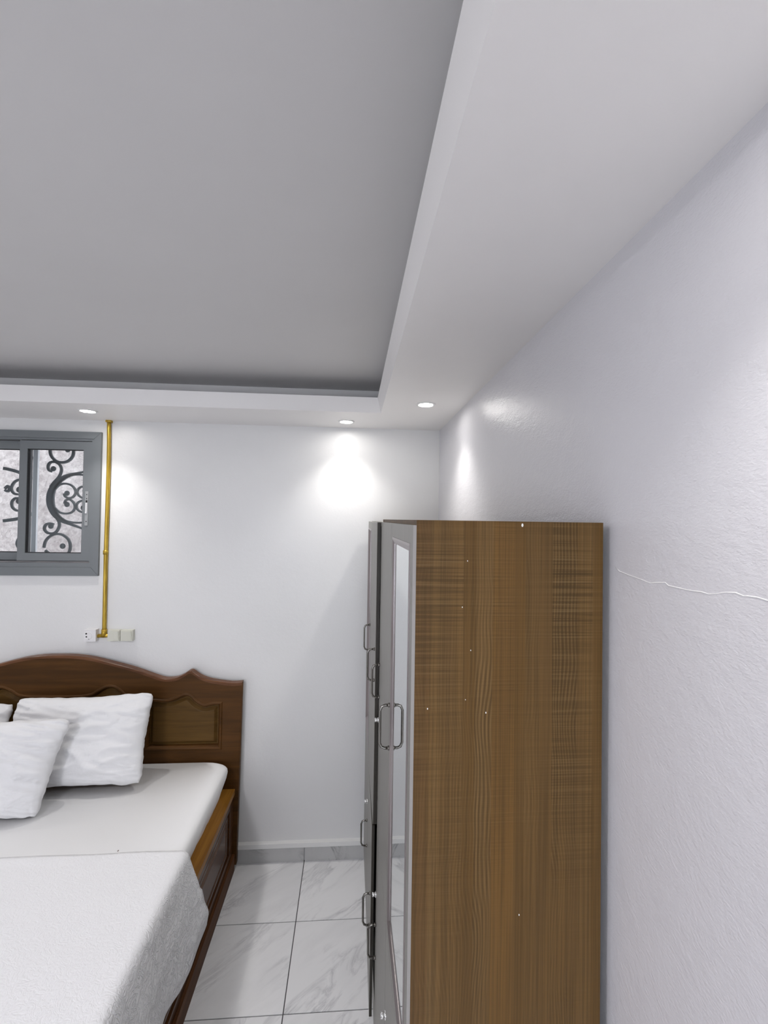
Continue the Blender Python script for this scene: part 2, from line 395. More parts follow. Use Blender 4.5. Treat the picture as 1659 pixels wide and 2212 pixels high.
# skirting: grey marble tiles capped with a white painted ledge
def skirting(name, p0, p1, axis, face, sign, joint):
    root = None
    b = BM(); d0, d1 = sorted((face, face+sign*0.030))
    if axis == 'x': box(b, p0, p1, d0, d1, 0.099, 0.126)
    else: box(b, d0, d1, p0, p1, 0.099, 0.126)
    root = struct(name, b, M['white_paint'], loc=((p0+p1)/2, face, 0.11) if axis == 'x' else (face, (p0+p1)/2, 0.11), bevel=0.004)
    d0, d1 = sorted((face, face+sign*0.012)); k = joint
    while k > p0: k -= TX
    while k < p1:
        a, c = max(k+G/2, p0), min(k+TX-G/2, p1)
        if c-a > 0.02:
            b = BM()
            if axis == 'x': box(b, a, c, d0, d1, 0.0, 0.099)
            else: box(b, d0, d1, a, c, 0.0, 0.099)
            cc = ((a+c)/2, face, 0.05) if axis == 'x' else (face, (a+c)/2, 0.05)
            obj('tile', b, M['tile_grey'], root, loc=cc, bevel=0.0008)
        k += TX
    return root
skirting('baseboard_back', XL, XR, 'x', YB, -1, -0.261)
skirting('baseboard_right', YF, YB-0.02, 'y', XR, -1, 2.43)
skirting('baseboard_left', YF, YB-0.02, 'y', XL, 1, 2.43)

# hairline crack in the plaster of the right wall
crk = [(0.915, 2.056), (0.9, 2.049), (0.87, 2.0445), (0.836, 2.042), (0.812, 2.0385), (0.802, 2.038), (0.785, 2.0415), (0.763, 2.0445), (0.754, 2.0405), (0.72, 2.0395),
       (0.70, 2.040), (0.68, 2.0415), (0.665, 2.0400), (0.652, 2.0420), (0.632, 2.0485), (0.615, 2.0505), (0.602, 2.0475), (0.597, 2.048), (0.58, 2.0495), (0.565, 2.048), (0.54, 2.051)]
b = BM(); tube(b, [(XR, y, z+random.uniform(-.0006, .0006)) for y, z in crk], [0.0006+0.0005*random.random() for _ in crk], 6)
tag(obj('crack', b, mat('bright paint ridge', (.95, .95, .95), .3), wall_right), 'fine raised hairline crack in the paint')

# ------------------------------------------------------------------ window in the back wall
def rect_ring(b, x0, x1, z0, z1, wl, wr, wb, wt, y0, y1):
    o = [(x0, z0), (x1, z0), (x1, z1), (x0, z1)]; i = [(x0+wl, z0+wb), (x1-wr, z0+wb), (x1-wr, z1-wt), (x0+wl, z1-wt)]
    V = {}
    for nm, L in (('o', o), ('i', i)):
        for y in (y0, y1): V[nm, y] = [b.verts.new((x, y, z)) for x, z in L]
    for k in range(4):
        q = (k+1) % 4
        for A, B in ((('o', y0), ('o', y1)), (('i', y0), ('i', y1)), (('o', y0), ('i', y0)), (('o', y1), ('i', y1))):
            b.faces.new((V[A][k], V[A][q], V[B][q], V[B][k]))
    return b
win = tag(bpy.data.objects.new('window_1', None), 'grey aluminium sliding window high in the back wall', kind='structure'); COL.objects.link(win); win.location = (-2.0, YB, 1.78)
FX0, FX1, FZ0, FZ1 = -2.478, -1.541, 1.778, 2.660
O_ = [(FX0, FZ0), (FX1, FZ0), (FX1, FZ1), (FX0, FZ1)]; I_ = [(FX0+.042, FZ0+.050), (FX1-.042, FZ0+.050), (FX1-.042, FZ1-.042), (FX0+.042, FZ1-.042)]
for k in range(4):                                   # four mitred lengths with open seams
    q = (k+1) % 4; P4 = [Vector((p[0], 0, p[1])) for p in (O_[k], O_[q], I_[q], I_[k])]
    along = (P4[1]-P4[0]).normalized()*.0007; P4[0] += along; P4[3] += along; P4[1] -= along; P4[2] -= along
    b = BM(); A_ = [b.verts.new((p.x, YB-.016, p.z)) for p in P4]; B_ = [b.verts.new((p.x, YB, p.z)) for p in P4]
    b.faces.new(A_); b.faces.new(B_[::-1])
    for m_ in range(4): b.faces.new((A_[m_], A_[(m_+1) % 4], B_[(m_+1) % 4], B_[m_]))
    obj('casing', b, M['alu'], win, bevel=0.002)
obj('track', rect_ring(BM(), FX0+.030, FX1-.030, FZ0+.038, FZ1-.030, .028, .028, .040, .026, YB-0.008, YB+0.09), M['alu'], win, bevel=0.0015)
def sash(x0, x1, z0, z1, y, wl, wr):
    s = obj('sash', rect_ring(BM(), x0, x1, z0, z1, wl, wr, .046, .050, y, y+0.028), M['alu'], win, bevel=0.0015)
    obj('gasket', rect_ring(BM(), x0+wl-.001, x1-wr+.001, z0+.045, z1-.049, .005, .005, .005, .005, y+0.006, y+0.024), M['rubber'], s)
    obj('pane', bx(x0+wl, x1-wr, y+0.012, y+0.016, z0+.046, z1-.050), M['glass'], s)
    return s
right_sash = sash(-2.022, -1.596, 1.868, 2.600, YB-0.004, .044, .054)
left_sash = sash(-2.438, -1.990, 1.868, 2.600, YB+0.034, .054, .030)
b = BM(); box(b, -1.632, -1.614, YB-0.008, YB-0.004, 2.085, 2.295); latch = obj('latch', b, M['alu_light'], right_sash, bevel=0.002)
b = BM(); box(b, -1.628, -1.619, YB-0.011, YB-0.0078, 2.17, 2.225); box(b, -1.628, -1.618, YB-0.014, YB-0.0078, 2.160, 2.170); tag(obj('latch_slider', b, M['chrome'], right_sash), 'bright latch slider')
b = BM()
for z in (2.275, 2.250, 2.110): box(b, -1.6255, -1.6205, YB-0.0092, YB-0.0078, z-0.003, z+0.003)
box(b, -1.628, -1.618, YB-0.0092, YB-0.0078, 2.226, 2.240)
obj('screw_hole', b, M['black'], right_sash)

# wrought-iron grille outside the window: drawn in sketch units u to the right, v downwards
GY = 3.0
def G2(u, v, off=0.0): return Vector((-2.186 + (u-5)*0.000438 + (v-1000)*0.0000110, GY+off, 2.282 - (v-1000)*0.000438 - (u-600)*0.0000030))
grille = empty('window_grille', (-2.1, GY, 1.75), 'dark wrought iron scroll grille outside the sliding window', 'grille')
strokes = [
 ([(750+165*math.cos(a*math.pi/8), 370+165*math.sin(a*math.pi/8)) for a in range(17)], 14),
 ([(610, 672), (568, 650), (558, 590), (590, 540), (650, 530), (712, 562), (742, 622), (735, 690), (700, 760), (640, 830), (590, 900)], 13),
 ([(1170, 760), (1100, 722), (980, 706), (860, 730), (745, 805), (665, 900), (632, 1000), (628, 1110), (645, 1210), (700, 1310), (800, 1388), (940, 1415), (1060, 1405), (1150, 1370)], 11),
 ([(655, 925), (720, 862), (810, 845), (890, 872), (935, 930), (938, 990), (900, 1042), (845, 1056), (795, 1032), (782, 990)], 11),
 ([(650, 1205), (720, 1268), (810, 1285), (890, 1262), (930, 1200), (925, 1140), (890, 1095), (850, 1075), (805, 1092), (785, 1140)], 11),
 ([(1095, 915), (1045, 882), (990, 908), (965, 960), (985, 1012), (1040, 1050), (1100, 1060), (1165, 1035)], 10),
 ([(1085, 1240), (1040, 1260), (980, 1232), (955, 1180), (975, 1120), (1040, 1086), (1100, 1086), (1165, 1110)], 10),
 ([(635, 1450), (590, 1434), (530, 1452), (506, 1510), (540, 1565), (610, 1580), (670, 1555), (708, 1490), (714, 1430), (690, 1370), (650, 1320)], 13),
 ([(500, 1790), (520, 1700), (580, 1625), (660, 1590), (745, 1592), (830, 1650), (865, 1730), (858, 1830), (800, 1900), (700, 1920), (600, 1890), (520, 1830)], 13)]
blobs = [(630, 630, 34), (820, 985, 34), (820, 1150, 34), (1075, 940, 34), (1050, 1195, 34), (595, 1475, 34), (760, 1762, 36), (830, 345, 34)]
thick = ([(1190, 622), (1000, 680), (860, 712), (745, 775), (655, 865), (600, 960), (580, 1070), (592, 1180), (645, 1290), (735, 1375), (850, 1430), (1000, 1485), (1150, 1545)],
         [10, 14, 20, 30, 38, 42, 44, 42, 38, 32, 20, 14, 12])
def bar(parent, pts, r):
    n = len(pts); sp = smooth_pts([(p[0], p[1], 0) for p in pts], 5)
    if isinstance(r, list): rr = [r[min(int(i/5), n-1)]*(1-(i % 5)/5)+r[min(int(i/5)+1, n-1)]*(i % 5)/5 for i in range(len(sp))]
    else: rr = [r*1.25]*len(sp)
    # flat iron: rectangular section swept along the stroke
    b = BM(); rings = []
    for i, p in enumerate(sp):
        t = (sp[min(i+1, len(sp)-1)]-sp[max(i-1, 0)]); t.normalize(); nrm = Vector((-t.y, t.x, 0))
        A, B = p+nrm*rr[i], p-nrm*rr[i]
        rings.append([b.verts.new(G2(A.x, A.y, -0.006)), b.verts.new(G2(B.x, B.y, -0.006)), b.verts.new(G2(B.x, B.y, 0.006)), b.verts.new(G2(A.x, A.y, 0.006))])
    for R1, R2 in zip(rings, rings[1:]):
        for k in range(4): b.faces.new((R1[k], R1[(k+1) % 4], R2[(k+1) % 4], R2[k]))
    b.faces.new(rings[0]); b.faces.new(rings[-1][::-1])
    return obj('scroll', b, M['iron'], parent)
def blob(parent, u, v, r):
    c = G2(u, v); b = BM(); bmesh.ops.create_uvsphere(b, u_segments=16, v_segments=10, radius=r*0.00050)
    bmesh.ops.scale(b, vec=(1, 0.5, 1), verts=b.verts[:]); bmesh.ops.translate(b, verts=b.verts[:], vec=c)
    return obj('scroll_end', b, M['iron'], parent, smooth=True)
for mir in (False, True):
    mf = (lambda u: 145*2-u) if mir else (lambda u: u)
    for pts, r in strokes: bar(grille, [(mf(u), v) for u, v in pts], r)
    bar(grille, [(mf(u), v) for u, v in thick[0]], thick[1])
    for u, v, r in blobs: blob(grille, mf(u), v, r)
for pts, r in [([(270, 808), (185, 800), (105, 830), (55, 900), (52, 960), (90, 1010), (150, 1020)], 12), ([(200, 1262), (110, 1250), (60, 1200), (58, 1130), (100, 1080), (160, 1075)], 12),
               ([(-60, 645), (0, 655), (130, 688), (270, 745), (330, 790)], 18), ([(-60, 1410), (0, 1400), (120, 1380), (235, 1350), (330, 1300)], 18),
               ([(175, 340), (200, 430), (240, 475), (290, 495), (350, 480)], 13), ([(-40, 940), (0, 900), (20, 940), (0, 980), (-40, 960)], 12), ([(215, 1600), (150, 1660), (125, 1740), (150, 1800)], 10)]: bar(grille, pts, r)
blob(grille, 160, 950, 40); blob(grille, 150, 1120, 36)
for v in (310, 1960):
    A = G2(-700, v); B = G2(1300, v); b = BM(); box(b, A.x, B.x, GY-0.008, GY+0.008, min(A.z, B.z)-0.012, min(A.z, B.z)+0.012); obj('crossbar', b, M['iron'], grille)
b = bx(-2.037, -2.009, GY-0.006, GY+0.010, 1.79, 2.65); tag(obj('upright', b, M['post'], grille, bevel=0.002), 'pale painted upright')
# neighbouring house wall outside
outside = struct('wall_outside', bx(-4.6, 0.4, 3.85, 4.0, 0.0, 4.2), M['outside'])
tag(outside, 'rough rendered wall across the passage')

# unseen window added behind the camera as a source for fill light
rw = tag(bpy.data.objects.new('added_window', None), 'wide added window behind the camera, for fill light', kind='structure'); COL.objects.link(rw); rw.location = ((RX0+RX1)/2, YF, RZ0)
obj('frame', rect_ring(BM(), RX0, RX1, RZ0, RZ1, .05, .05, .05, .05, YF-0.1, YF-0.05), M['alu'], rw)
obj('mullion', bx((RX0+RX1)/2-.025, (RX0+RX1)/2+.025, YF-0.1, YF-0.05, RZ0+.05, RZ1-.05), M['alu'], rw)
for a, c in ((RX0+.05, (RX0+RX1)/2-.025), ((RX0+RX1)/2+.025, RX1-.05)): obj('pane', bx(a, c, YF-0.078, YF-0.074, RZ0+.05, RZ1-.05), M['glass'], rw)

# ------------------------------------------------------------------ downlights
def downlight(x, y, label, group):
    r = empty('downlight', (x, y, ZS), label, 'ceiling light', group)
    b = BM(); lathe(b, (x, y, ZS), [(0.0355, 0.0), (0.0355, -0.004), (0.040, -0.006), (0.046, -0.004), (0.049, 0.0)]); obj('trim_ring', b, M['trim_ring'], r)
    b = BM(); lathe(b, (x, y, ZS), [(0.0, -0.0040), (0.020, -0.0035), (0.0345, -0.0015), (0.0345, 0.0)]); obj('diffuser', b, M['emit'], r)
    l = bpy.data.lights.new('bulb', 'SPOT'); l.energy = SPOT_W; l.color = LAMP_COL; l.spot_size = math.radians(106); l.spot_blend = 1.0; l.shadow_soft_size = 0.022
    o = bpy.data.objects.new('bulb', l); COL.objects.link(o); o.parent = r; o.location = (0, 0, -0.028)
    return r
gd = 'recessed downlights around the soffit'
for x, y, lb in [(-0.04, 2.67, 'round recessed downlight in back soffit, nearest the room corner'), (-1.486, 2.60, 'round recessed downlight in the soffit above the sliding window'),
                 (0.365, 2.215, 'round recessed downlight above the wardrobe beside the right wall'),
                 (0.36, 0.335, 'recessed downlight overhead in the right soffit near the camera'), (0.36, -1.30, 'recessed downlight in the right soffit behind the camera'),
                 (-2.93, 2.60, 'recessed downlight in the far left corner of the soffit'), (-2.93, 0.45, 'recessed downlight midway along the left soffit'),
                 (-2.0, -2.2, 'recessed downlight in the rear soffit, left end'), (-0.6, -2.2, 'recessed downlight in the rear soffit, right end')]:
    downlight(x, y, lb, gd)

# unseen ceiling lamp, added in the tray to lift the overall light
lx, ly = -1.45, -0.35
ml = empty('fill_lamp', (lx, ly, ZC), 'added round fill lamp in the tray ceiling behind the camera', 'ceiling light')
b = BM(); lathe(b, (lx, ly, ZC), [(0.19, 0.0), (0.19, -0.035), (0.185, -0.045), (0.172, -0.045), (0.172, -0.03)], n=48); obj('fill_lamp_body', b, M['trim_ring'], ml)
mm = mat('fill lamp diffuser', (.9, .9, .9), .4); q_ = mm.node_tree.nodes['Principled BSDF']; q_.inputs['Emission Color'].default_value = (1, 1, 1, 1); q_.inputs['Emission Strength'].default_value = 3
b = BM(); lathe(b, (lx, ly, ZC), [(0.0, -0.040), (0.172, -0.036), (0.172, -0.03)], n=48); obj('diffuser', b, mm, ml)
l = bpy.data.lights.new('fill_lamp_light', 'AREA'); l.shape = 'DISK'; l.size = 0.34; l.energy = FILL_LAMP_W; l.color = (0.985, 0.955, 1.0)
o = bpy.data.objects.new('fill_lamp_light', l); COL.objects.link(o); o.parent = ml; o.location = (0, 0, -0.05)

# ------------------------------------------------------------------ gold conduit, socket and switches
CX, CR = -1.498, 0.0115
cd = empty('conduit', (CX, YB, 1.42), 'gold painted electrical conduit running from soffit down to the switches', 'conduit')
b = BM(); pts = [(CX-0.003, YB-CR, 2.735), (CX+.001, YB-CR, 2.5), (CX, YB-CR, 2.2), (CX-.002, YB-CR, 1.93), (CX-.001, YB-CR, 1.7), (CX, YB-CR, 1.425)]
tube(b, smooth_pts(pts, 4), CR, 14); obj('pipe', b, M['gold'], cd)
b = BM(); tube(b, [(CX-.003, YB-CR, 1.910), (CX-.003, YB-CR, 1.935)], CR+.003, 14); obj('coupling', b, M['gold'], cd)
b = BM(); tube(b, [(-1.540, YB-CR, 1.412), (-1.445, YB-CR, 1.414)], CR*.95, 14); tube(b, [(CX, YB-CR, 1.405), (CX, YB-CR, 1.452)], CR+.004, 14); obj('tee', b, M['gold'], cd)
b = BM(); box(b, CX-.017, CX+.014, YB-.026, YB, 2.722, 2.735); obj('collar', b, M['gold'], cd, bevel=.003)

sk = empty('wall_socket', (-1.568, YB, 1.385), 'white surface mounted wall socket left of the gold conduit', 'socket')
b = bx(-1.603, -1.534, YB-.036, YB, 1.384, 1.455); obj('socket_box', b, M['plastic'], sk, bevel=.008, smooth=False)
b = BM(); lathe(b, (0, 0, 0), [(0.0, 0.0008), (0.0195, 0.0008), (0.0215, 0.0018), (0.0245, -0.001)], 'Z', 24, False)
for v in b.verts: v.co = Vector((-1.577+v.co.x, YB-.0362-v.co.z, 1.420+v.co.y))
obj('face_ring', b, M['plastic'], sk)
b = BM()
for dx, dz, r in ((-.012, .012, .0052), (-.010, -.007, .0045), (.004, -.021, .003)):
    c = Vector((-1.577+dx, YB-.0376, 1.420+dz)); v = [b.verts.new(c+Vector((r*math.cos(k*.5236), 0, r*math.sin(k*.5236)))) for k in range(12)]; f = b.faces.new(v)
    ex = bmesh.ops.extrude_face_region(b, geom=[f]); bmesh.ops.translate(b, verts=[e for e in ex['geom'] if isinstance(e, bmesh.types.BMVert)], vec=(0, .001, 0))
obj('pin_hole', b, M['black'], sk)
def switch(x0, x1, label, split):
    s = empty('light_switch', ((x0+x1)/2, YB, 1.384), label, 'switch')
    obj('switch_box', bx(x0, x1, YB-.030, YB, 1.384, 1.450), M['plastic_cream'], s, bevel=.006)
    a = x0+.006; c = x1-.006
    if split: a = (x0+x1)/2
    b = bx(a, c, YB-.037, YB-.029, 1.390, 1.444)
    for v in b.verts:
        if v.co.y < YB-.033 and v.co.z < 1.4: v.co.y += .004
    obj('rocker', b, M['plastic_cream'], s, bevel=.0015)
switch(-1.468, -1.397, 'cream light switch just right of the conduit', True)
switch(-1.393, -1.322, 'cream light switch at the right end of the row', False)

# ------------------------------------------------------------------ wardrobes
def rail_ring(bm, yc0, yc1, z0, z1, steps):
    """rectangular ring in the YZ plane lofted through (inset, x)"""
    R = []
    for ins, x in steps: R.append([bm.verts.new((x, y, z)) for y, z in ((yc0+ins, z0+ins), (yc1-ins, z0+ins), (yc1-ins, z1-ins), (yc0+ins, z1-ins))])
    for A, B in zip(R, R[1:]+R[:1]):
        for k in range(4): bm.faces.new((A[k], A[(k+1) % 4], B[(k+1) % 4], B[k]))
def handle(door, xf, y, zc, L=0.128):
    b = BM(); r = 0.0042; out = 0.030
    P = [(xf, y, zc+L/2), (xf-out+.014, y, zc+L/2), (xf-out+.005, y, zc+L/2-.004), (xf-out, y, zc+L/2-.016), (xf-out, y, zc-L/2+.016), (xf-out+.005, y, zc-L/2+.004), (xf-out+.014, y, zc-L/2), (xf, y, zc-L/2)]
    tube(b, P, r, 10)
    for s in (1, -1): tube(b, [(xf-.0065, y, zc+s*L/2), (xf+.001, y, zc+s*L/2)], 0.0068, 12)
    obj('handle', b, M['steel'], door)
def lock(door, xf, y, z):
    b = BM(); tube(b, [(xf+.001, y, z), (xf-.004, y, z)], 0.0105, 14); tube(b, [(xf-.004, y, z), (xf-.016, y, z)], 0.0075, 14)
    obj('lock', b, M['chrome'], door)
def plain_door(w_, xf, th, y0, y1, z0, z1, swing=0.0, back=None):
    b = BM(); box(b, xf, xf+th, y0, y1, z0, z1)
    bm_bev = [e for e in b.edges]; bmesh.ops.bevel(b, geom=bm_bev, offset=0.0012, segments=1, affect='EDGES')
    for f in b.faces:
        n = f.normal; f.normal_update()
        if abs(f.normal.x) < 0.5: f.material_index = 1
    for v in b.verts: v.co.x -= swing*(y1-v.co.y)/(y1-y0)
    return obj('door', b, None, w_, loc=((xf, y1, z0)), mats=[M['door'], M['edge_dark'] if back is None else back])
def mirror_door(w_, xf, th, y0, y1, z0, z1, back=None):
    b = BM(); rail_ring(b, y0, y1, z0, z1, [(0, xf+th), (0, xf), (.042, xf), (.045, xf+.002), (.058, xf+th-.004), (.058, xf+th)])
    for f in b.faces:
        f.normal_update()
        c = f.calc_center_median()
    d = obj('door', b, None, w_, loc=(xf, y1, z0), mats=[M['door'], back or M['edge_grey']])
    for p in d.data.polygons:
        if abs(p.normal.x) < 0.3 and (abs(p.center.y) < 1e-3 or abs(p.center.y+(y1-y0)) < 1e-3): p.material_index = 1
    b = BM(); rail_ring(b, y0+.0405, y1-.0405, z0+.0405, z1-.0405, [(0, xf+.001), (0, xf-.0016), (.006, xf-.0024), (.0185, xf+th-.0045), (.0185, xf+th-.003)]); obj('moulding', b, M['door_trim'], d)
    obj('mirror', bx(xf+th-.003, xf+th-.0005, y0+.058, y1-.058, z0+.058, z1-.058), M['mirror'], d)
    return d
def carcass(w_, xc, xb, y0, y1, zt, side_mat_near, side_mat_far, top_mat, z0=0.0):
    th = .018
    obj('side_panel', bx(xc, xb, y0, y0+th, z0, zt), side_mat_near, w_, bevel=.0008)
    obj('side_panel', bx(xc, xb, y1-th, y1, z0, zt), side_mat_far, w_, bevel=.0008)
    obj('top_panel', bx(xc+.001, xb, y0+th, y1-th, zt-th, zt), top_mat, w_)
    obj('back_panel', bx(xb-.006, xb, y0+th, y1-th, .10, zt-th), M['inside'], w_)
    obj('divider', bx(xc+.004, xb-.006, (y0+y1)/2-.009, (y0+y1)/2+.009, .12, zt-th), M['inside'], w_)
    obj('shelf', bx(xc+.004, xb-.006, y0+th, (y0+y1)/2-.009, .905, .923), M['inside'], w_); obj('shelf', bx(xc+.004, xb-.006, (y0+y1)/2+.009, y1-th, .905, .923), M['inside'], w_)
    obj('plinth', bx(xc+.001, xc+.018, y0+th, y1-th, 0.0, .12), M['door'], w_); obj('bottom_panel', bx(xc+.004, xb-.006, y0+th, y1-th, .10, .118), M['inside'], w_)

ZT = 2.150
NX, NXC, TH1 = 0.1285, 0.1355, 0.0070
near = empty('wardrobe', (0.33, 0.919, 0), 'tall wardrobe with brown wood side, mirror door and grey doors, nearest the camera', 'wardrobe')
carcass(near, NXC, 0.541, 0.919, 1.800, ZT, M['laminate'], M['laminate'], M['laminate'])
DM = 1.372
d1 = mirror_door(near, NX, TH1, 0.9195, DM-.0015, .922, 2.139); handle(d1, NX, 1.345, 1.527)
d2 = plain_door(near, NX, TH1, DM+.0015, 1.7995, .922, 2.139, 0.0, M['edge_grey']); handle(d2, NX, 1.775, 1.508); lock(d2, NX, 1.783, 1.351)
d3 = plain_door(near, NX, TH1, 0.9195, DM-.0015, .13, .918, 0.0, M['edge_grey']); handle(d3, NX, 1.345, .49); lock(d3, NX, 1.33, .690)
d4 = plain_door(near, NX, TH1, DM+.0015, 1.7995, .13, .918, 0.0, M['edge_grey']); handle(d4, NX, 1.775, .490); lock(d4, NX, 1.783, .665)
# white chips and screw caps on the wood side
chips = [(1126, 1132, .004), (1008, 1212, .0015), (998, 1313, .0015), (1017, 1407, .0015), (927, 1532, .002), (1051, 1543, .002), (1007, 1514, .0012), (1127, 1983, .002)]
for u, v, r in chips:
    x = 0.134+(u-897.5)*0.000997; z = 2.146-(v-1128)*0.000957; b = BM()
    f = b.faces.new([b.verts.new((x+r*.6*math.cos(k), .9186, z+r*math.sin(k))) for k in (0.2, 1.2, 2.3, 3.4, 4.4, 5.4)])
    ex = bmesh.ops.extrude_face_region(b, geom=[f]); bmesh.ops.translate(b, verts=[e for e in ex['geom'] if isinstance(e, bmesh.types.BMVert)], vec=(0, .001, 0))
    obj('paint_chip', b, M['white_paint'], near)

near.rotation_euler.z = 0.008          # it stands very slightly askew

FXF, FXC, TH2 = 0.1055, 0.1215, 0.0155
far = empty('wardrobe', (0.33, 1.81, 0), 'second grey wardrobe with mirror door, standing between the near wardrobe and the back wall', 'wardrobe')
carcass(far, FXC+.006, 0.541, 1.812, 2.730, 2.139, M['edge_dark'], M['edge_dark'], M['door'])
FM = 2.270
e1 = plain_door(far, FXF, TH2, 1.8125, FM-.0015, .918, 2.137, 0.0); handle(e1, FXF, 1.850, 1.548)
e2 = mirror_door(far, FXF, TH2, FM+.0015, 2.7295, .918, 2.137, M['edge_dark']); handle(e2, FXF, 2.300, 1.542)
e3 = plain_door(far, FXF, TH2*.78, 1.8125, FM-.0015, .155, .914, 0.004); handle(e3, FXF-.003, 1.842, .556)
e4 = plain_door(far, FXF, TH2, FM+.0015, 2.7295, .155, .914, 0.0); handle(e4, FXF, 2.300, .545); lock(e4, FXF, 2.300, .705)

# ------------------------------------------------------------------ bed
HC = -1.740                                     # centre line of the bed
bed = empty('bed', (HC, 1.75, 0), 'wide walnut bed with carved headboard and orange varnished side rail', 'bed')
def mirx(pts): return pts + [(2*HC-x, z) for x, z in reversed(pts)]
half = [(-.653, 1.131), (-.72, 1.128), (-.80, 1.139), (-.855, 1.150), (-.91, 1.172), (-.945, 1.198), (-.961, 1.205), (-.978, 1.200), (-1.002, 1.183), (-1.045, 1.163), (-1.09, 1.157), (-1.13, 1.161), (-1.184, 1.179),
        (-1.293, 1.219), (-1.401, 1.250), (-1.535, 1.285), (-1.65, 1.301), (-1.74, 1.303)]
top = [(p.x, p.y) for p in smooth_pts([(x, z, 0) for x, z in half], 3)]
outline = [(-.667, .03)] + top + [(2*HC-x, z) for x, z in reversed(top[:-1])] + [(2*HC+.667, .03)]
# right panel opening and middle panel opening
def arch(x0, x1, zb, zside, bumps, k=4):
    return [(x1, zb), (x1, zside)] + [(p.x, p.y) for p in smooth_pts([(x, z, 0) for x, z in bumps], k)] + [(x0, zside if len(bumps) else zside), (x0, zb)]
rp = arch(-1.215, -.782, .745, 1.008, [(-.80, 1.008), (-.84, 1.004), (-.868, .997), (-.893, 1.002), (-.925, 1.022), (-.96, 1.056), (-.992, 1.064), (-1.03, 1.050), (-1.075, 1.033), (-1.12, 1.027), (-1.16, 1.030), (-1.195, 1.03)])
mp_h = [(-1.30, 1.045), (-1.335, 1.058), (-1.37, 1.092), (-1.405, 1.115), (-1.445, 1.118), (-1.49, 1.098), (-1.53, 1.072), (-1.60, 1.060), (-1.74, 1.057)]
mp_s = [(p.x, p.y) for p in smooth_pts([(x, z, 0) for x, z in mp_h], 4)]
mp = [(-1.285, .745), (-1.285, 1.045)] + mp_s + [(2*HC-x, z) for x, z in reversed(mp_s[:-1])] + [(2*HC+1.285, 1.045), (2*HC+1.285, .745)]
lp = [(2*HC-x, z) for x, z in rp][::-1]
HY = 2.800                                      # front face of the headboard frame
hb = obj('headboard', slab_curve(outline, [rp, mp, lp], .019, .004, lambda u, v, w_: (u, HY+.019-w_, v)), M['bed_dark'], bed)
obj('headboard_back', slab_curve([(-.68, .08), (-.68, 1.11), (-.95, 1.16), (-1.1, 1.13), (-1.5, 1.26), (-1.74, 1.285), (2*HC+1.5, 1.26), (2*HC+1.1, 1.13), (2*HC+.95, 1.16), (2*HC+.68, 1.11), (2*HC+.68, .08)], [], .008, .001, lambda u, v, w_: (u, HY+.034-w_, v)), M['bed_dark'], hb)
def inset(loop, d):
    n = len(loop); out = []
    area_ = sum(loop[i][0]*loop[(i+1) % n][1]-loop[(i+1) % n][0]*loop[i][1] for i in range(n)); s = 1 if area_ > 0 else -1
    for i in range(n):
        a, p, c = Vector(loop[i-1]), Vector(loop[i]), Vector(loop[(i+1) % n])
        n1 = Vector((-(p-a).y, (p-a).x)).normalized()*s; n2 = Vector((-(c-p).y, (c-p).x)).normalized()*s
        m_ = n1+n2; m_ = m_.normalized() if m_.length > 1e-6 else n1
        out.append(tuple(p+m_*d/max(m_.dot(n1), .5)))
    return out
def clean(loop):
    out = []
    for p in loop:
        if not out or (Vector(p)-Vector(out[-1])).length > 1e-4: out.append(p)
    return out
for lp_ in (rp, mp, lp):
    L = clean(lp_)
    # moulding around the opening: sloping ring, then the field of the panel
    b = BM(); R = []
    for d, y in ((-.014, HY-.0005), (-.010, HY-.006), (-.003, HY-.007), (.004, HY-.001), (.010, HY+.012), (.014, HY+.020)):
        R.append([b.verts.new((x, y, z)) for x, z in inset(L, d)])
    for A, B in zip(R, R[1:]):
        for k in range(len(A)): b.faces.new((A[k], A[(k+1) % len(A)], B[(k+1) % len(A)], B[k]))
    obj('moulding', b, M['bed_dark'], hb)
    b = BM(); R = []
    for d, y in ((.012, HY+.022), (.020, HY+.022), (.036, HY+.008), (.042, HY+.007)):
        xa, xb2, za = min(p[0] for p in L)+d, max(p[0] for p in L)-d, min(p[1] for p in L)+d
        R.append([b.verts.new((min(max(x, xa), xb2), y, max(z, za))) for x, z in inset(L, d)])
    for A, B in zip(R, R[1:]):
        for k in range(len(A)): b.faces.new((A[k], A[(k+1) % len(A)], B[(k+1) % len(A)], B[k]))
    fld = clean([(v.co.x, v.co.z) for v in R[-1]]); yf = HY+.007
    cap = slab_curve(fld, [], .002, .0004, lambda u, v, w_: (u, yf+.002-w_, v)); tmp_ = bpy.data.meshes.new('cap'); cap.to_mesh(tmp_); cap.free(); b.from_mesh(tmp_); bpy.data.meshes.remove(tmp_)
    obj('panel', b, M['bed_panel'], hb)
# lighter band along the top edge of the headboard
b = BM(); tl = top + [(2*HC-x, z) for x, z in reversed(top[:-1])]; R = []
for x, z in tl: R.append([b.verts.new((x, y, z+dz)) for y, dz in ((HY-.004, -.010), (HY-.004, .003), (HY, .0065), (HY+.038, .0065), (HY+.038, .001))])
for A, B in zip(R, R[1:]):
    for k in range(4): b.faces.new((A[k], A[k+1], B[k+1], B[k]))
tag(obj('top_edge', b, m_wood('lighter walnut edge', (0.09, 0.036, 0.016), (0.19, 0.085, 0.04), 0.3, 0), hb), 'lighter varnished top edge')
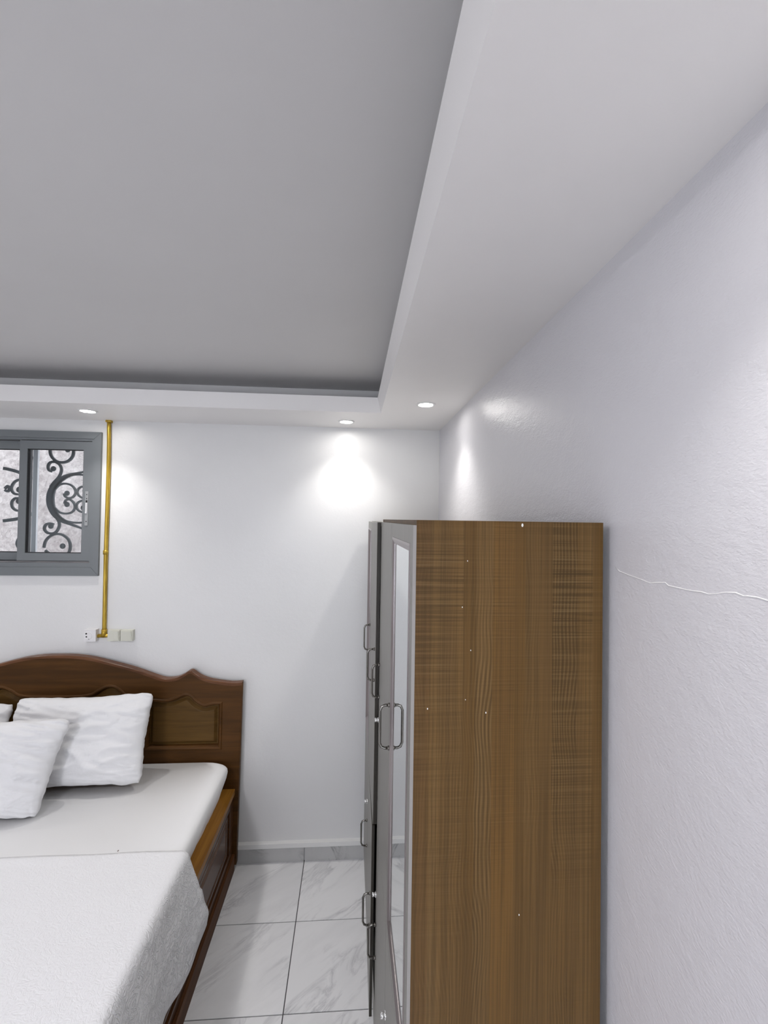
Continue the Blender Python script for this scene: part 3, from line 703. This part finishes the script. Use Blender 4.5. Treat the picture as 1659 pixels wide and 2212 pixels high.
# side rails and base, right and left
for s, nm in ((1, 'r'), (-1, 'l')):
    def mx(x): return x if s == 1 else 2*HC-x
    def sb(x0, x1, *r): a, c = sorted((mx(x0), mx(x1))); return bx(a, c, *r)
    rail = obj('side_rail', sb(-.755, -.682, .66, HY-.003, .462, .492), M['bed_rail'], bed, bevel=.004)
    obj('side_panel', sb(-.745, -.700, .66, HY-.003, .075, .462), M['bed_side'], bed)
    # stiles, rails, raised fields on the outer face
    for z0, z1 in ((.415, .462), (.100, .150)): obj('side_trim', sb(-.702, -.689, .66, HY-.003, z0, z1), M['bed_side'], bed, bevel=.003)
    for y0, y1 in ((HY-.085, HY-.003), (1.40, 1.48), (.66, .74)): obj('side_trim', sb(-.702, -.690, y0, y1, .150, .415), M['bed_side'], bed, bevel=.003)
    for y0, y1 in ((1.50, HY-.105), (.76, 1.38)):
        b = BM(); R = []
        for d, x in ((0.0, -.7005), (.006, -.694), (.020, -.694), (.030, -.699), (.036, -.699), (.055, -.692)):
            R.append([b.verts.new((mx(x), y, z)) for y, z in ((y0+d, .165+d), (y1-d, .165+d), (y1-d, .400-d), (y0+d, .400-d))])
        for A, B in zip(R, R[1:]):
            for k in range(4): b.faces.new((A[k], A[(k+1) % 4], B[(k+1) % 4], B[k]))
        b.faces.new(R[-1]); obj('panel', b, M['bed_side'], bed)
    obj('base_rail', sb(-.735, -.676, .66, HY-.003, 0.0, .100), m_wood('reddish base rail', (0.060, 0.020, 0.006), (0.15, 0.058, 0.016), 0.6, 1) if s == 1 else M['bed_side'], bed, bevel=.010)
obj('foot_board', bx(2*HC+.69, -.69, .63, .66, 0.0, .492), M['bed_dark'], bed, bevel=.004)
obj('slat_base', bx(2*HC+.76, -.76, .66, HY-.01, .30, .34), M['bed_dark'], bed)

# mattress with fitted sheet: soft rounded block, sides leaning in to the rail
def mattress():
    b = BM(); x0, x1, y0, y1 = 2*HC+.706, -.706, .69, HY-.012
    z0, z1 = .42, .672; NXs, NYs = 60, 70
    # ring profile (inset, z) from bottom to top
    prof = [(.052, .345), (.050, .44), (.046, .49), (.034, .53), (.020, .57), (.010, .605), (.004, .632), (.006, .650), (.014, .663), (.030, .6705), (.055, .672)]
    def loop(ins, z):
        pts = []; r = .10
        X0, X1, Y0, Y1 = x0+ins, x1-ins, y0+ins, y1-min(ins, .02)
        n = 6
        for cx, cy, a0 in ((X1-r, Y1-r*.6, 0), (X0+r, Y1-r*.6, 90), (X0+r, Y0+r, 180), (X1-r, Y0+r, 270)):
            ry = r*.6 if cy > 2 else r
            for k in range(n+1):
                q = math.radians(a0+90*k/n); pts.append((cx+r*math.cos(q), cy+ry*math.sin(q)))
        # subdivide the straight sides
        out = []
        for i, p in enumerate(pts):
            q = pts[(i+1) % len(pts)]; L = math.hypot(q[0]-p[0], q[1]-p[1]); k = max(1, int(round(L0[i]/.03)))
            for j in range(k): out.append((p[0]+(q[0]-p[0])*j/k, p[1]+(q[1]-p[1])*j/k, z))
        return out
    # reference lengths keep vertex counts equal between rings
    L0 = None
    base = []; r = .10
    for cx, cy, a0 in ((x1-r, y1-r*.6, 0), (x0+r, y1-r*.6, 90), (x0+r, y0+r, 180), (x1-r, y0+r, 270)):
        ry = r*.6 if cy > 2 else r
        for k in range(7): q = math.radians(a0+15*k); base.append((cx+r*math.cos(q), cy+ry*math.sin(q)))
    L0 = [math.hypot(base[(i+1) % len(base)][0]-p[0], base[(i+1) % len(base)][1]-p[1]) for i, p in enumerate(base)]
    R = []
    for ins, z in prof:
        ring = []
        for x, y, zz in loop(ins, z):
            w_ = noise.noise(Vector((y*7, zz*9, 1.3)))*.006*(1 if zz < .62 else .25) + noise.noise(Vector((y*22, zz*6, 5)))*.003*(1 if zz < .6 else .1)
            dx = 1 if x > HC else -1
            ring.append(b.verts.new((x+dx*w_, y, zz + (noise.noise(Vector((x*9, y*9, 7)))*.006 if zz < .5 else 0))))
        R.append(ring)
    for A, B in zip(R, R[1:]):
        n = len(A)
        for k in range(n): b.faces.new((A[k], A[(k+1) % n], B[(k+1) % n], B[k]))
    f1 = b.faces.new(R[-1]); f0 = b.faces.new(R[0][::-1]); bmesh.ops.triangulate(b, faces=[f1, f0])
    return b
mt = obj('mattress', mattress(), M['sheet'], None, loc=(HC, 1.75, .345), smooth=True)
tag(mt, 'thick mattress under a smooth white fitted sheet, lying in the bed frame', 'mattress')
def speck(x, y, z, r, parent):
    b = BM(); lathe(b, (x, y, z), [(0.0, .0008), (r, .0006), (r*1.1, -.001)], 'Z', 10)
    for v in b.verts: v.co.y = y+(v.co.y-y)*2.2
    tag(obj('stain', b, M['stain'], parent), 'tiny brown speck')
speck(-1.002, 2.062, .6722, .0022, mt)

# coverlet: rests on the mattress and hangs down the side
def coverlet():
    b = BM(); th = .007
    # section across the bed: (x, z) at the top, over the edge and down
    YE0, YE1 = .60, 2.045
    NY = 110
    rows = []
    for j in range(NY+1):
        y = YE0+(YE1-YE0)*j/NY
        t = (y-YE0)/(YE1-YE0)
        # drop of the hem: deepest at the head-side corner
        
        d_ = YE1-y
        hem = .350-.070*min(1, d_/.14)+.045*min(1, max(0, d_-.22)/.25)+.008*math.sin(y*11)
        sec = []
        nx = 44
        for i in range(nx+1):
            x = HC+(-.735-HC)*i/nx; sec.append((x, .6726))
        sec += [(-.718, .6725), (-.706, .668), (-.697, .659), (-.691, .646), (-.686, .630)]
        z_ = .630; nd = 26
        for i in range(1, nd+1):
            z = .630+(hem-.630)*i/nd
            x = -.686+.036*min(1, (.630-z)/.24) + .004*math.sin(i*.5+y*5)*(i/nd)
            x += .010*(i/nd)*math.sin(y*17+.6) + .006*(i/nd)*noise.noise(Vector((y*11, z*5, 3)))
            x = max(x, -.664) if z < .50 else x
            x += .050*math.exp(-(d_/.10)**1.3)*min(1, (.630-z)/.22)        # the free corner kicks outwards
            sec.append((x, z))
        rows.append((y, sec))
    def wr(x, y, z):
        edge = math.exp(-((y-1.97)/.07)**2) if z > .66 else 0
        left = max(0, min(1, (-.95-x)/.5))
        a = noise.noise(Vector((x*2.3, y*14, 2)))*.004*edge*(.3+left)
        a += abs(noise.noise(Vector((x*5+y*3, y*26, 9))))*.006*edge*left
        return a+abs(noise.noise(Vector((x*3, y*3, 4))))*.0022
    ringsR = []
    for y, sec in rows:
        lineR = []
        pts = [(2*HC-x, z) for x, z in reversed(sec[1:])] + sec
        lineR.append([Vector((x, y+(.018*noise.noise(Vector((x*3, 0, 1))) if y > 2.0 else 0), z+wr(x, y, z))) for x, z in pts])
        ringsR.append(lineR[0])
    nV = len(ringsR[0]); topv = [[b.verts.new(p) for p in L] for L in ringsR]
    for A, B in zip(topv, topv[1:]):
        for k in range(nV-1): b.faces.new((A[k], B[k], B[k+1], A[k+1]))
    bmesh.ops.recalc_face_normals(b, faces=b.faces[:])
    return b
cv = obj('coverlet', coverlet(), M['quilt'], None, loc=(HC, 1.3, .67), smooth=True)
so = cv.modifiers.new('thickness', 'SOLIDIFY'); so.thickness = .003; so.offset = 1.0
tag(cv, 'white quilted coverlet spread over the lower bed and hanging down its side', 'bedspread')

# pillows
def pillow(name, W, H, T, loc, lean, yaw, roll, seed, label, bulge=1.0, group=None, taper=0.0):
    b = BM(); n = 72
    def S(i): return -math.cos(math.pi*i/n)  # denser at the seams
    def surf(u, v, side):
        cx = W/2*u*(1-.055*(1-v*v)*abs(u)**3); cz = H/2*v*(1-.075*(1-u*u)*abs(v)**3)
        cx *= 1+taper*v; cor = max(0, abs(u)+abs(v)-1.80)/.2; cx *= 1-.045*cor; cz *= 1-.06*cor
        e = max(0.0, (1-abs(u)**2.6))*max(0.0, (1-abs(v)**2.6))
        h = T/2*e**.42*bulge
        p = Vector((u*W*2.2, v*H*2.2, seed))
        seam = max(abs(u), abs(v))
        rim = max(0, (seam-.45)/.55)
        # folds run in from the seams and a few long diagonal creases
        f = 0
        d1_ = noise.noise(Vector((u*1.2+seed, v*8.5+u*2.2, seed*1.7)))
        d2_ = noise.noise(Vector((u*.9-v*2.3, (u*1.0+v)*1.5, seed*3.1))); d4_ = noise.noise(Vector((u*1.3+v*2.6, (u-v)*1.2, seed*5.3)))
        d3_ = noise.noise(Vector((u*11, v*1.6, seed*.7)))
        f += (abs(d1_)*-2+.5)*.020*(abs(u)**1.5+.2)
        f += (1-min(1, abs(d2_)*9.0))*.013*(1-seam**4) + (1-min(1, abs(d4_)*11.0))*.009*(1-seam**4)
        f += (abs(d3_)*-2+.5)*.010*abs(v)**3
        f += noise.noise(Vector((u*3, v*3, seed)))*.004
        h += f*(e**.25)
        cz += noise.noise(Vector((u*6, seed, 2)))*.007*abs(v)**4; cx += noise.noise(Vector((seed, v*6, 4)))*.006*abs(u)**4
        return Vector((cx, -side*h, cz))
    grid = {}
    for side in (1, -1):
        for i in range(n+1):
            for j in range(n+1):
                if side == -1 and (i in (0, n) or j in (0, n)): grid[side, i, j] = grid[1, i, j]; continue
                grid[side, i, j] = b.verts.new(surf(S(i), S(j), side))
    for side in (1, -1):
        for i in range(n):
            for j in range(n):
                q = [grid[side, i, j], grid[side, i+1, j], grid[side, i+1, j+1], grid[side, i, j+1]]
                if side == -1: q.reverse()
                if len(set(q)) > 2:
                    try: b.faces.new(q).smooth = True
                    except ValueError: pass
    Mx = Matrix.Rotation(yaw, 4, 'Z') @ Matrix.Rotation(lean, 4, 'X') @ Matrix.Rotation(roll, 4, 'Y')
    bmesh.ops.transform(b, matrix=Mx, verts=b.verts[:])
    bmesh.ops.translate(b, verts=b.verts[:], vec=loc)
    o = obj(name, b, M['pillow'], None, loc=loc, smooth=True)
    return tag(o, label, 'pillow', group)
R_ = math.radians
pillow('pillow', .75, .47, .17, (-1.482, 2.585, .909), -R_(22), R_(-1), R_(-2.0), 3.1, 'large white pillow leaning on the headboard, nearest the right side of bed')
pillow('pillow', .62, .45, .17, (-1.772, 2.335, .901), -R_(18), R_(8), R_(4), 8.4, 'white pillow propped in front of the other pillows', taper=.09)
pillow('pillow', .76, .46, .17, (-2.270, 2.590, .888), -R_(24), R_(2), R_(3), 5.7, 'white pillow at left edge, mostly hidden behind the others')
